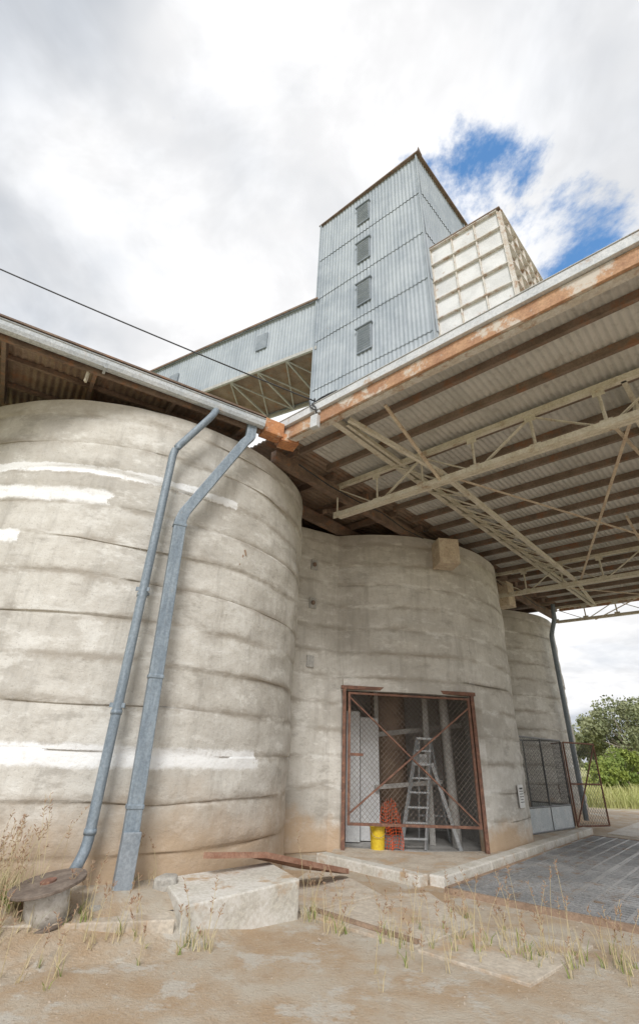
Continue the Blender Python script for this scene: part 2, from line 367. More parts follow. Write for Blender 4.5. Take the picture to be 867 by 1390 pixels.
def truss(mb,u_,w0,w1,zt,zb,nb,sz=.07):
    mb.angle(P(u_,w0,zt),P(u_,w1,zt),sz+.02,.012);mb.angle(P(u_,w0,zb),P(u_,w1,zb),sz+.02,.012)
    mb.angle(P(u_+.09,w0,zb),P(u_+.09,w1,zb),sz,.012)
    for k in range(nb+1):
        w_=w0+(w1-w0)*k/nb;mb.beam(P(u_,w_,zb),P(u_,w_,zt),sz*.7,.03);gusset(mb,P(u_-.02,w_,zb+.05));gusset(mb,P(u_-.02,w_,zt-.04))
        if k<nb:
            w2=w0+(w1-w0)*(k+1)/nb
            if k%2: mb.beam(P(u_+.03,w_,zb),P(u_+.03,w2,zt),sz*.75,.02)
            else: mb.beam(P(u_+.03,w_,zt),P(u_+.03,w2,zb),sz*.75,.02)
m=MB()
for u_ in (2.0,9.4): truss(m,u_,-.35,CW-.2,6.60,5.93,9)
truss(m,14.2,-.1,CW-.2,6.60,6.1,9,.05)
m.build('transverse_trusses',M_cream,cn)
m=MB()
m.angle(P(-.0,1.15,6.62),P(14.5,1.15,6.58),.11,.014);m.angle(P(.3,1.30,6.60),P(14.2,1.30,6.56),.06,.012)
m.angle(P(1.9,2.15,6.05),P(9.5,2.05,6.02),.08,.012);m.angle(P(9.5,2.05,6.02),P(14.2,1.3,6.5),.07,.012);m.angle(P(.2,1.4,6.6),P(1.9,2.15,6.05),.07,.012)
for k in range(11):
    a=2.+k*.68;m.beam(P(a,1.15,6.6),P(a+.34,2.12,6.05),.045,.02);m.beam(P(a+.34,2.12,6.05),P(a+.68,1.15,6.6),.045,.02)
m.angle(P(2,5.2,5.98),P(9.4,5.2,5.98),.07,.012);m.angle(P(2,5.2,6.6),P(14.2,5.2,6.6),.07,.012)
for k in range(11):
    a=2.+k*.673;m.beam(P(a,5.2,6.6 if k%2 else 6.0),P(a+.673,5.2,6.0 if k%2 else 6.6),.045,.02)
m.angle(P(2,8,5.98),P(9.4,8,5.98),.06,.01)
m.build('lattice_girder',M_cream,cn)
m=MB()
for a,b,c,d in ((2,2.2,9.4,5.2),(2,5.2,9.4,2.2),(2,5.2,9.4,8),(2,8,9.4,5.2),(9.4,1.2,14.2,5.2),(9.4,5.2,14.2,1.2),(9.4,5.2,14.2,8.6)):
    m.beam(P(a,b,6.04),P(c,d,6.05),.05,.012)
for a,b,c,d,z1,z2 in ((2.0,4.9,4.6,4.9,5.95,6.65),(2,2.1,0.3,2.1,5.95,6.65),(9.4,4,7.2,4,5.95,6.65),(9.4,4,11.4,4,5.95,6.65)):
    m.beam(P(a,b,z1),P(c,d,z2),.05,.04)
m.build('wind_bracing',M_cream2,cn)
m=MB()
for u_ in (2.0,9.4):
    for du in (-.1,.1): m.beam(P(u_+du,CW-.25,0),P(u_+du,CW-.25,6.6),.09,.09)
m.build('canopy_posts',M_cream,cn)
m=MB();m.box((3.12,11.12,5.90),(.50,.55,.62),.1);m.box((5.85,14.75,6.05),(.42,.45,.75),.75)
m.build('bearing_blocks',M_cream2,cn,bevel=.02)
m=MB();m.box((-.92,7.42,6.74),(.40,.26,.30),.55);m.box((-.62,7.62,6.62),(.34,.3,.16),.4);m.build('rusted_beam_end',M_orange2,cn,bevel=.015)
m=MB()
pts=[P(.5+.9*k,-.05,6.40-.10*math.sin(k*1.1)**2) for k in range(15)];m.tube(pts,.014,6)
m.build('electric_cables',M_blk,cn,True)

# ---------------------------------------------------------------- tower
TA=V((-.42,14.76,0));TB=V((3.53,11.36,0));TC=V((6.35,14.33,0));TD=TA+TC-TB
tw=root('grain_elevator_tower',((TA+TC)/2))
e1=(TB-TA);e2=(TC-TB);n1=V((e1.y,-e1.x,0)).normalized();n2=V((e2.y,-e2.x,0)).normalized()
def clad(mb,p,e,nr,ztop,zbot,row=2.55,pitch=.165,amp=.015):
    z=ztop
    while z>zbot+.01:
        z2=max(z-row-.08,zbot-.08)
        mb.corr(p+V((0,0,z2))+nr*.025,V((0,0,z-z2))-nr*.025,e,nr,pitch,amp,segs=3,wob=.014);z-=row
m=MB()
clad(m,TA,e1,n1,24.,6.9);clad(m,TB,e2,n2,24.,6.9);clad(m,TC,TD-TC,-n1,24.,6.9);clad(m,TD,TA-TD,-n2,24.,6.9)
m.build('corrugated_cladding',M_galv,tw,True)
m=MB();q=[TA+(-e1.normalized()-e2.normalized())*.10,TB+(e1.normalized()-e2.normalized())*.16,TC+(e1.normalized()+e2.normalized())*.16,TD+(-e1.normalized()+e2.normalized())*.1]
m.prism([(p.x,p.y) for p in q],24.0,[24.05,24.08,24.08,24.05]);
m.prism([(p.x,p.y) for p in (TB+V((.05,-.22,0)),TB+V((.24,.0,0)),TB+V((-.05,.1,0)))],24.06,[24.34,24.12,24.12])
m.build('tower_roof',M_dark,tw)
m=MB()
for p,nr in ((TA,1),(TB,1),(TC,1)): m.beam(p+V((0,0,6.9))+(-e2.normalized() if p!=TC else e1.normalized())*.035,p+V((0,0,24))+(-e2.normalized() if p!=TC else e1.normalized())*.035,.13,.05,up=e1)
m.build('corner_flashing',M_galv,tw)
m=MB();m2=MB();fa=math.atan2(e1.y,e1.x)
for z in (22.55,20.0,17.45,14.95,12.4):
    c=TA+e1*.475+n1*.07+V((0,0,z));m.box(c,(.66,.05,1.22),fa)
    for k in range(9): m2.box(c+n1*.035+V((0,0,-.5+.125*k)),(.56,.03,.06),fa,('X',.5))
    m.box(c+V((0,0,.64))+n1*.03,(.76,.12,.05),fa)
m.build('louvre_frames',M_louv,tw);m2.build('louvre_blades',M_louv,tw)

bn=root('storage_bin',(6,12,15.7))
b0=V((3.74,11.56,0));b1=V((5.66,9.96,0));bx=b1-b0;by=V((2.66,2.82,0));bz0=13.45;bz1=17.95
m=MB();m.prism([(p.x,p.y) for p in (b0,b1,b1+by,b0+by)],bz0,bz1);m.build('bin_panels',M_white,bn)
m=MB();nb1=V((bx.y,-bx.x,0)).normalized();nb2=V((by.y,-by.x,0)).normalized()
def grid(p,e,nr,nc,nrw,d=.07):
    for i in range(nc+1): m.beam(p+e*(i/nc)+nr*d/2+V((0,0,bz0)),p+e*(i/nc)+nr*d/2+V((0,0,bz1)),.045,d,up=nr)
    for j in range(nrw+1):
        z=bz0+(bz1-bz0)*j/nrw; m.beam(p+nr*(d/2+.02)+V((0,0,z)),p+e+nr*(d/2+.02)+V((0,0,z)),d+.04,.035)
grid(b0,bx,nb1,3,5);grid(b1,by,nb2,6,5,.12);grid(b0+by,bx,-nb1,3,5)
m.build('bin_frame',M_wframe,bn)
m=MB();
q=[b0+nb1*.12,b1+nb1*.12+nb2*.12,b1+by+nb2*.12,b0+by]
m.prism([(p.x,p.y) for p in q],bz1+.03,bz1+.08);m.build('bin_top',M_dark,bn)
m=MB()
for k in (.15,.5,.85): m.beam(b0+by*k+V((0,0,bz0-.1)),b1+by*k+V((0,0,bz0-.1)),.12,.18)
for k in (.2,.8): m.beam(b1+by*k-bx*.1+V((0,0,6.9)),b1+by*k-bx*.1+V((0,0,bz0-.1)),.16)
m.build('bin_supports',M_dark,bn)

gg=root('conveyor_gallery',(-7,19,17))
ga=V((-.35,14.72,0));gdv=V((-.857,.515,0)).normalized();gpn=V((.515,.857,0)).normalized();GLn=24.;gz0=16.05;gz1=18.75
m=MB()
m.corr(ga+V((0,0,gz0)),V((0,0,gz1-gz0)),gdv*GLn,-gpn,.165,.013,segs=3,wob=.012)
m.corr(ga+gpn*3+V((0,0,gz0)),V((0,0,gz1-gz0)),gdv*GLn,gpn,.165,.013)
m.corr(ga+V((0,0,gz1+.02))-gpn*.12,gpn*3.24,gdv*GLn,(0,0,1),.165,.013)
m.build('gallery_cladding',M_galv,gg,True)
m=MB();m.beam(ga+gpn*1.5+V((0,0,gz0+.12)),ga+gpn*1.5+gdv*GLn+V((0,0,gz0+.12)),2.9,.06);m.build('gallery_floor',M_soff,gg)
m=MB();m.beam(ga+V((0,0,gz1+.02))-gpn*.14,ga+gdv*GLn+V((0,0,gz1+.02))-gpn*.14,.05,.1);m.build('gallery_capping',M_dark,gg)
m=MB()
for w_ in (.0,3.0): m.beam(ga+gpn*w_+V((0,0,gz0-.08)),ga+gpn*w_+gdv*GLn+V((0,0,gz0-.08)),.10,.16)
k=0
while k*1.5<GLn:
    p=ga+gdv*(k*1.5);q=ga+gdv*(k*1.5+1.5)
    m.beam(p+V((0,0,gz0-.1)),p+gpn*3+V((0,0,gz0-.1)),.07,.08);m.beam(p+V((0,0,gz0-.06)),q+gpn*3+V((0,0,gz0-.06)),.05,.05);m.beam(p+gpn*3+V((0,0,gz0-.12)),q+V((0,0,gz0-.12)),.05,.05);k+=1
m.build('gallery_bracing',M_box,gg)
m=MB();gaa=math.atan2(gdv.y,gdv.x)
for k,z in ((2.9,17.6),(8.3,17.4),(13.5,17.4)): m.box(ga+gdv*k-gpn*.05+V((0,0,z)),(.6,.05,.9),gaa)
m.build('gallery_louvres',M_louv,gg)
m=MB()
for k in (9.5,19.):
    for w_ in (.1,2.9):
        m.beam(ga+gdv*k+gpn*w_+V((0,0,6.5)),ga+gdv*k+gpn*w_+V((0,0,gz0-.1)),.2)
m.build('gallery_legs',M_dark,gg)

# ---------------------------------------------------------------- downpipes
d1=root('downpipe',(-2.3,6.45,.4));m=MB()
def smoothpath(pts,r=.12,n=5):
    out=[V(pts[0])]
    for i in range(1,len(pts)-1):
        a,b,c=V(pts[i-1]),V(pts[i]),V(pts[i+1]);p=b+(a-b).normalized()*r;q=b+(c-b).normalized()*r
        for k in range(n+1):
            t_=k/n;out.append((1-t_)**2*p+2*t_*(1-t_)*b+t_*t_*q)
    out.append(V(pts[-1]));return out
m.tube(smoothpath([(-1.80,6.70,6.62),(-1.82,6.60,6.42),(-2.26,6.40,5.58),(-2.27,6.42,.62),(-2.33,6.33,.42)]),.058,14);
for z in (1.9,3.3,.75): m.tube([(-2.27,6.42,z),(-2.27,6.42,z+.05)],.066,14)
m.build('round_pipe',M_pipe,d1,True)
m=MB()
for z in (2.0,3.4): m.beam((-2.36,6.40,z),(-2.18,6.40,z),.02,.05);m.beam((-2.27,6.46,z),(-2.27,6.66,z),.03,.03)
m.build('pipe_brackets',M_pipe,d1)
d2=root('downpipe.001',(-1.9,6.55,.3));m=MB();
def rect(mb,pts,w,h,side):
    pts=[V(p) for p in pts];vs=[];fs=[];s_=V(side).normalized()
    for i,p in enumerate(pts):
        d=(pts[min(i+1,len(pts)-1)]-pts[max(i-1,0)]).normalized();b=d.cross(s_).normalized()
        for a_,c_ in ((-1,-1),(1,-1),(1,1),(-1,1)): vs.append(p+s_*w/2*a_+b*h/2*c_)
    for i in range(len(pts)-1):
        for k in range(4): fs.append((i*4+k,i*4+(k+1)%4,i*4+4+(k+1)%4,i*4+4+k))
    fs.append((0,1,2,3));fs.append(tuple(range(len(vs)-4,len(vs))));mb.add(vs,fs)
rect(m,[(-1.24,7.13,6.66),(-1.24,7.11,6.35),(-1.32,7.03,6.18),(-1.97,6.58,4.62),(-2.0,6.56,4.48),(-1.86,6.56,.15)],.17,.115,(.9,.43,0))
for z in (1.0,2.35,4.4): 
    xx=-2.0+(4.48-z)*.0323;m.box((xx,6.56,z),(.19,.135,.05),.45)
m.build('rect_pipe',M_pipe,d2,bevel=.012)
m=MB();m.box((-1.865,6.555,.5),(.19,.135,.55),.45);m.build('pipe_shoe',M_louv,d2,bevel=.01)
d3=root('downpipe.002',(8.9,18.0,3));m=MB();m.tube(smoothpath([(8.6,17.4,6.6),(8.65,17.6,6.1),(8.62,18.0,5.6),(8.66,18.05,.1)]),.075,12);m.build('round_pipe',M_pipe,d3,True)

# ---------------------------------------------------------------- mesh gate at doorway
gt=root('mesh_gate',tuple(D(1.4,-.1,1.4)));m=MB()
def G(a,z,b=-.13): return D(a,b,z)
for a in (.02,2.80): m.beam(G(a,0.02),G(a,2.82),.09,.07);
m.beam(G(.12,.0+.45,-.16),G(.12,2.74,-.16),.05,.05);m.beam(G(2.70,.45,-.16),G(2.70,2.74,-.16),.05,.05)
m.beam(G(-.05,2.83),G(2.87,2.83),.10,.07);m.beam(G(.1,2.72,-.16),G(2.72,2.72,-.16),.04,.04);m.beam(G(.1,.46,-.16),G(2.72,.46,-.16),.045,.045)
m.beam(G(.12,2.65,-.17),G(2.68,.5,-.17),.03,.03);m.beam(G(2.68,2.55,-.19),G(.12,.62,-.19),.03,.03);m.beam(G(.1,1.6,-.18),G(.4,1.6,-.18),.05)
m.build('rusty_frame',M_rust,gt)
m=MB();s_=.10;w_=2.58;h_=2.24
def clipd(x0,sgn):
    xa=x0;dx=sgn*h_
    ta=(0-xa)/dx;tb=(w_-xa)/dx
    if ta>tb: ta,tb=tb,ta
    t0=max(0,ta);t1=min(1,tb)
    if t1<=t0: return None
    return (xa+dx*t0,h_*t0),(xa+dx*t1,h_*t1)
x=-h_
while x<w_+h_:
    for sg_ in (1,-1):
        r_=clipd(x,sg_)
        if r_: m.beam(G(.12+r_[0][0],.48+r_[0][1],-.165),G(.12+r_[1][0],.48+r_[1][1],-.165),.0055,.0055)
    x+=s_
m.build('wire_mesh',M_mesh,gt)
ld=root('step_ladder',tuple(D(1.9,.5,1)));m=MB()
for k,(a0,b0_,a1,b1_) in enumerate(((1.22,.25,1.80,.7),(1.72,.25,2.12,.7))): m.beam(D(a0,b0_,.03),D(a1,b1_,1.95),.035,.08)
for k in range(7):
    t_=(k+.7)/7.6;m.beam(D(1.22+.58*t_,.25+.45*t_,.03+1.92*t_),D(1.72+.40*t_,.25+.45*t_,.03+1.92*t_),.10,.03)
for a0,a1 in ((1.62,1.84),(2.32,2.12)): m.beam(D(a0+.3,1.35,.03),D(a1,.72,1.93),.03,.05)
m.beam(D(1.95,1.3,.5),D(2.6,1.3,.5),.03);m.box(D(1.97,.72,1.96),(.42,.2,.04),.1)
m.beam(D(2.45,.3,.03),D(2.05,.55,1.5),.035,.07)
m.build('ladder_frame',M_alu,ld)
yb=root('yellow_bucket',tuple(D(.75,-.5,.1)));m=MB();bp=D(.72,.05,.03)
m.tube([bp,bp+V((0,0,.40))],[.125,.145],24);m.tube([bp+V((0,0,.37)),bp+V((0,0,.41))],.155,24);m.build('bucket_body',M_yel,yb,False,.01)
m=MB();m.tube([bp+V((0,0,.41)),bp+V((0,0,.425))],.13,24);m.tube([bp+V((.15*math.cos(t_),-.16,.36-.14*math.sin(t_))) for t_ in [math.pi*k/8 for k in range(9)]],.005,6);m.build('bucket_lid_handle',M_brown,yb)
nt=root('safety_net',tuple(D(1.1,.1,.5)));m=MB()
def N_(i,j):
    a=.82+.045*i+.02*math.sin(j*.5);z=.05+.052*j-.03*math.sin(i*.7);return D(a,.12+.05*math.sin(i*1.3+j*.3),z)
for i in range(10):
    for j in range(19):
        if j>13+3*math.sin(i*.5): continue
        m.beam(N_(i,j),N_(i,j+1),.012,.006)
        if i<9: m.beam(N_(i,j),N_(i+1,j),.012,.006)
m.build('net',M_net,nt)

# ---------------------------------------------------------------- ground items
def conc_prism(name,poly,z0,z1,mat,bev=.02):
    m=MB();m.prism(poly,z0,z1);return m.build(name,mat,None,bevel=bev)
conc_prism('concrete_platform',[(.42,10.42),(1.95,8.92),(7.5,15.72),(6.1,17.0),(5.0,14.6),(3.6,11.75),(2.1,11.3),(.6,11.5)],-.1,.06,M_conc2)
kb=root('platform_kerb',(1.9,8.7,0));m=MB()
def kseg(a,b,n):
    a=V(a+(0,));b=V(b+(0,));
    for i in range(n):
        p=a+(b-a)*(i/n)+(b-a).normalized()*.008;q=a+(b-a)*((i+1)/n);m.beam(p+V((0,0,.03)),q+V((0,0,.03)),.24,.20+random.uniform(-.01,.01))
kseg((1.92,8.86),(7.62,15.9),5);kseg((.30,10.36),(1.74,8.86),1)
m.build('kerb_blocks',M_conc,kb,bevel=.02)
ap=root('concrete_apron',(1,7.5,0));m=MB()
for poly in ([(-.35,7.98),(.02,7.20),(1.05,8.20),(.30,10.1)],[(.06,7.16),(1.08,6.2),(1.90,7.0),(1.72,8.42),(1.12,8.16)],[(1.12,6.16),(1.9,5.45),(2.95,6.5),(1.95,6.98)]):
    m.prism(poly,-.05,.022)
m.build('apron_slabs',M_conc2,ap,bevel=.006)
gr=root('steel_grating',tuple(P(6,4,0)));
go=V((1.98,8.50,0));gu=(V((7.12,14.85,0))-V((1.92,8.52,0))).normalized();gw=V((gu.y,-gu.x,0))
GL=8.3;GW=5.4
m=MB();m.box6([p+V((0,0,z)) for z in (.002,.008) for p in (go,go+gw*GW,go+gw*GW+gu*GL,go+gu*GL)]);m.build('pit_shade_sheet',M_hole_shade,gr)  # no depth here: flat sheet under the bars, pit shade painted as dark colour
m=MB();npan=8
for i in range(npan):
    for j in range(4):
        a0=GL*i/npan+.02;a1=GL*(i+1)/npan-.02;w0=GW*j/4+.02;w1=GW*(j+1)/4-.02
        n=8;dz=random.uniform(-.004,.004)
        for k in range(n+1):
            a=a0+(a1-a0)*k/n
            m.beam(go+gu*a+gw*w0+V((0,0,.045+dz)),go+gu*a+gw*w1+V((0,0,.045+dz)),.040,.03)
        for k in range(6):
            w_=w0+(w1-w0)*k/5
            m.beam(go+gu*a0+gw*w_+V((0,0,.049+dz)),go+gu*a1+gw*w_+V((0,0,.049+dz)),.045,.03)
m.build('grate_bars',M_grate,gr)
m=MB()
for a,b in ((go,go+gu*GL),(go+gw*GW,go+gw*GW+gu*GL),(go,go+gw*GW),(go+gu*GL,go+gu*GL+gw*GW)): m.beam(a+V((0,0,.03)),b+V((0,0,.03)),.07,.07)
m.build('grate_frame',M_brown,gr)
m=MB();nx,ny=60,50;vs=[];fs=[]
for j in range(ny+1):
    for i in range(nx+1):
        x=-8.+i*8.4/nx;y=2.6+j*6.9/ny;d=math.hypot(x-c1[0],y-c1[1])-3.61
        tt=min(1,max(0,(1.5-d)/1.2));z=.30*tt*tt*(3-2*tt);fr_=min(1,max(0,(-.35-x)/.5));z=z*fr_-.02+.03*noise.noise(V((x*2,y*2,0)))+(.0 if tt>0 and fr_>0 else -.06)
        vs.append((x,y,z))
for j in range(ny):
    for i in range(nx): fs.append((j*(nx+1)+i,j*(nx+1)+i+1,(j+1)*(nx+1)+i+1,(j+1)*(nx+1)+i))
m.add(vs,fs)
def dirtcol(t):
    d=t.mix(t.ramp(t.noise(.9,5,.7),.35,.65),(.46,.33,.21),(.54,.48,.39))
    d=t.mix(t.ramp(t.noise(5,5,.75),.5,.72,0,.5),d,(.36,.25,.16))
    d=t.mix(t.ramp(t.noise(1.6,5,.72),.52,.62,0,.8),d,(.57,.535,.47))
    g=t.noise(32,4,.75)
    d=t.mix(t.ramp(g,.55,.68,0,.45),d,(.60,.53,.43));d=t.mix(t.ramp(g,.30,.42,.5,0),d,(.25,.18,.12))
    return d,g
t=NT('dirt');d_,g_=dirtcol(t);t.bump(g_,.8,.035);M_dirt=t.fin(d_,.95)
m.build('soil_bank',M_dirt,None,True)
sl=root('concrete_slab',(-.8,6.8,0));m=MB()
m.prism([(-1.12,6.08),(-.02,7.02),(-.42,7.85),(-1.55,6.95)],-.05,[.27,.35,.36,.32]);
m.build('upper_slab',M_conc,sl,bevel=.015)
m=MB();m.prism([(-2.75,5.62),(-1.17,6.06),(-1.60,6.93),(-2.0,6.55),(-2.9,6.2)],-.05,.18);m.build('lower_slab',M_conc2,sl,bevel=.012)
m=MB();m.prism([(-1.55,6.25),(-1.25,6.33),(-1.40,6.60),(-1.68,6.5)],.182,.186);m.build('sump_shade_plate',M_hole_shade,sl)  # thin plate on the slab, its dark colour painting the shade of an opening
conc_prism('rock',[(-1.60,6.72),(-1.46,6.66),(-1.34,6.74),(-1.36,6.86),(-1.52,6.9)],.2,[.36,.38,.37,.39,.38],M_rock,.03)
conc_prism('rock.001',[(-2.05,6.1),(-1.95,6.05),(-1.88,6.12),(-1.95,6.22)],.15,[.24,.25,.23,.25],M_rock,.02)
m=MB();rg=random.Random(3)
for _ in range(1500):
    x=rg.uniform(-3.2,4.2);y=rg.uniform(4.2,9.2)
    if math.hypot(x-c1[0],y-c1[1])<3.7 or noise.noise(V((x*1.3,y*1.3,4)))<-.05: continue
    q=V((x,y,0))-go
    if q.dot(gu)>-.1 and q.dot(gw)>-.1: continue
    d=math.hypot(x-c1[0],y-c1[1])-3.61;tt=min(1,max(0,(1.5-d)/1.2));zb=max(0,.3*tt*tt*(3-2*tt)*min(1,max(0,(-.35-x)/.5))-.02)+(.02 if x>0 and y>6 else 0)
    s_=rg.uniform(.004,.011)*(2.2 if rg.random()<.05 else 1);ph=rg.uniform(0,6)
    vs=[(x+s_*math.cos(ph+k*1.257)*rg.uniform(.7,1.2),y+s_*math.sin(ph+k*1.257)*rg.uniform(.7,1.2),zb-.004) for k in range(5)]
    vs+=[(x+(vx-x)*.6,y+(vy-y)*.6,zb+s_*rg.uniform(.4,.8)) for vx,vy,_z in vs]
    m.add(vs,[(5,6,7,8,9)]+[(k,(k+1)%5,5+(k+1)%5,5+k) for k in range(5)])
m.build('gravel',M_grav)
pk=root('rusty_plank',(-.2,7.8,.3));m=MB()
pts=[V((-1.10,7.05,.52)),V((-.55,7.62,.46)),V((.10,8.45,.24)),V((.62,9.05,.10))];ws=[.06,.13,.20,.08]
sdv=V((.78,-.62,.12)).normalized()
for i in range(3):
    p,q=pts[i],pts[i+1];z_=V((0,0,.03))
    m.box6([p-sdv*ws[i]-z_,p+sdv*ws[i]-z_,q+sdv*ws[i+1]-z_,q-sdv*ws[i+1]-z_,p-sdv*ws[i]+z_,p+sdv*ws[i]+z_,q+sdv*ws[i+1]+z_,q-sdv*ws[i+1]+z_])
m.build('plank_board',M_wood,pk)
cr=root('cable_reel',(-2.4,6.0,.2));m=MB();R=Matrix.Rotation(math.radians(8),3,'X')@Matrix.Rotation(math.radians(-9),3,'Y');cc_=V((-2.32,5.92,.17))
def cyl(mb,z0,z1,r,n=28,dx=0): mb.tube([cc_+R@V((dx,0,z0)),cc_+R@V((dx,0,z1))],r,n)
cyl(m,.0,.26,.19);m.build('reel_drum',M_reelw,cr,True)
m=MB();cyl(m,.26,.285,.33,32);cyl(m,-.02,.0,.24,32);m.build('reel_flanges',M_reelb,cr,bevel=.004)
m=MB();cyl(m,.285,.30,.07,16);m.build('reel_hub',M_rust,cr)
m=MB();m.beam((.12,7.3,.04),(1.15,6.3,.04),.05,.03);m.build('steel_edge_strip',M_brown,None)

# ---------------------------------------------------------------- chain-link cage and open gate
cg=root('chain_link_cage',(6.3,15.2,0));fr=MB();ms=MB();pn=MB()
ca=V((5.46,14.37,0));cb=V((7.43,16.25,0));cbk=V((-.73,.68,0)).normalized()
def frame_panel(a,b,z0,z1,mb=fr,mid=None):
    for z in (z0,z1)+((mid,) if mid else ()): mb.tube([a+V((0,0,z)),b+V((0,0,z))],.022,8)
    for p in (a,b): mb.tube([p+V((0,0,z0)),p+V((0,0,z1))],.025,8)
def chain(a,b,z0,z1,s_=.11,mb=ms,th=.005):
    L=(b-a).length;d=(b-a)/L;h=z1-z0;x=-h
    while x<L+h:
        for sg_ in (1,-1):
            xa=x;xb=x+sg_*h;ta=(0-xa)/(xb-xa);tb=(L-xa)/(xb-xa)
            if ta>tb:ta,tb=tb,ta
            t0=max(0,ta);t1=min(1,tb)
            if t1>t0: mb.beam(a+d*(xa+(xb-xa)*t0)+V((0,0,z0+h*t0)),a+d*(xa+(xb-xa)*t1)+V((0,0,z0+h*t1)),th,th)
        x+=s_
mid=(ca+cb)/2
for a,b in ((ca,mid),(mid,cb)):
    frame_panel(a,b,.08,2.18,fr,.6);chain(a,b,.62,2.17);pn.beam(a+V((0,0,.34)),b+V((0,0,.34)),.02,.50)
for a in (ca,cb):
    b=a+cbk*1.1;frame_panel(a,b,.08,2.18,fr,.6);chain(a,b,.62,2.17);pn.beam(a+V((0,0,.34)),b+V((0,0,.34)),.02,.50)
fr.tube([ca+cbk*1.1+V((0,0,2.18)),cb+cbk*1.1+V((0,0,2.18))],.022,8)
fr.build('cage_frame',M_cmesh,cg);ms.build('cage_mesh',M_cmesh,cg);pn.build('cage_lower_panels',M_cpanel,cg)
eg=root('chain_link_gate',(8,17,0));fr2=MB();ms2=MB()
ga_=V((7.55,16.3,0));gb_=V((8.75,16.9,0));frame_panel(ga_,gb_,.1,2.15,fr2,1.1);chain(ga_,gb_,.12,2.13,.11,ms2)
gc_=V((7.62,16.6,0));gd_=V((7.9,17.9,0));frame_panel(gc_,gd_,.1,2.15,fr2);chain(gc_,gd_,.12,2.13,.11,ms2)
fr2.beam(ga_+V((0,0,.1)),gb_+V((0,0,2.1)),.03);fr2.build('gate_frame',M_rust,eg);ms2.build('gate_mesh',M_cmesh,eg)

# ---------------------------------------------------------------- wire and floodlight
ow=root('overhead_wire',(-3,6,8));m=MB()
a=V((-12.5,3.53,10.55));b=V((-.12,7.0,7.12));pts=[]
for k in range(41):
    t_=k/40;p=a+(b-a)*t_;p.z-=.18*4*t_*(1-t_);pts.append(p)
m.tube(pts,.013,6);m.build('wire',M_blk,ow,True)
up=root('utility_pole',(-12.6,3.5,0));m=MB();m.tube([(-12.6,3.5,0),(-12.6,3.5,10.9)],[.16,.11],14);m.beam((-12.9,4.2,10.6),(-12.3,2.8,10.6),.1);m.build('pole',M_bark,up,True)
fl=root('floodlight',(-.1,7.0,6.8));m=MB()
m.box((-.12,6.90,6.60),(.15,.10,.26),-.7);m.box((-.07,6.92,6.84),(.12,.08,.1),-.7);m.build('lamp_housing',M_gut,fl,bevel=.012)
m=MB();m.tube(smoothpath([(-.12,7.0,7.12),(-.02,6.92,7.16),(.12,6.80,7.14),(.18,6.70,6.98)],.06),.020,8)
m.tube(smoothpath([(-.12,7.0,7.12),(-.20,6.90,6.98),(-.12,6.82,6.86),(-.10,6.84,6.72)],.06),.016,8)
m.tube(smoothpath([(-.25,7.08,7.2),(-.22,6.95,6.95),(-.14,6.82,6.80)],.06),.013,8)
m.tube([(.06,6.80,7.10),(.24,6.66,7.10)],.035,8);m.tube([(-.15,7.02,6.86),(-.15,7.02,7.2)],.018,8)
m.build('cables',M_blk,fl,True)

# ---------------------------------------------------------------- ground
t=NT('ground_soil_and_grass');X,Y,Z=t.sep()
dirt,g_=dirtcol(t)
big=t.noise(.25,5,.7)
grass=t.mix(t.ramp(big,.35,.65),(.34,.35,.13),(.52,.48,.25))
grass=t.mix(t.ramp(t.noise(8,4,.7),.45,.7,0,.6),grass,(.20,.25,.07))
f1=t.math('ADD',t.math('SUBTRACT',Y,25.),t.math('MULTIPLY',t.math('SUBTRACT',big,.5),9.))
f2=t.math('SUBTRACT',t.math('MULTIPLY',X,-1.),9.)
f3=t.math('SUBTRACT',X,26.)
fm=t.ramp(t.math('MAXIMUM',t.math('MAXIMUM',f1,f2),f3),-.5,1.)
col=t.mix(fm,dirt,grass);t.bump(g_,.8,.035);M_ground=t.fin(col,.95)
m=MB();S=900;m.add([(-S,-S,0),(S,-S,0),(S,S,0),(-S,S,0)],[(0,1,2,3)]);m.build('ground',M_ground)
conc_prism('driveway',[(8.1,15.9),(12.5,11.2),(22,21),(17,26.5)],-.05,.012,basic('driveway_concrete',(.48,.44,.38),(.58,.54,.48),1.2,(.44,.34,.25),1.4,(.5,.68),bs=18,bst=.4),.004)

# ---------------------------------------------------------------- vegetation
def blades(name,spots,mat,h,w,n=1,lean=.35,parent=None):
    vs=[];fs=[]
    for x,y,z,s_ in spots:
        for _ in range(n):
            a=random.uniform(0,6.28);hh=random.uniform(*h)*s_;ln=random.uniform(.1,lean)*hh;b=random.uniform(0,6.28)
            px=x+random.uniform(-.04,.04)*s_;py=y+random.uniform(-.04,.04)*s_
            o=len(vs);ww=w*random.uniform(.7,1.3)
            for k,(t_,q) in enumerate(((0,1),(.5,.75),(.85,.4),(1,.02))):
                cx=px+math.cos(b)*ln*t_*t_;cy=py+math.sin(b)*ln*t_*t_;cz=z+hh*t_*(1-.12*t_)
                vs.append((cx-math.cos(a)*ww*q,cy-math.sin(a)*ww*q,cz));vs.append((cx+math.cos(a)*ww*q,cy+math.sin(a)*ww*q,cz))
            for k in range(3): fs.append((o+2*k,o+2*k+1,o+2*k+3,o+2*k+2))
    me=bpy.data.meshes.new(name);me.from_pydata(vs,[],fs);me.materials.append(mat);ob=bpy.data.objects.new(name,me);sc.collection.objects.link(ob)
    if parent: ob.parent=parent;ob.location=-V(parent.location)
    return ob
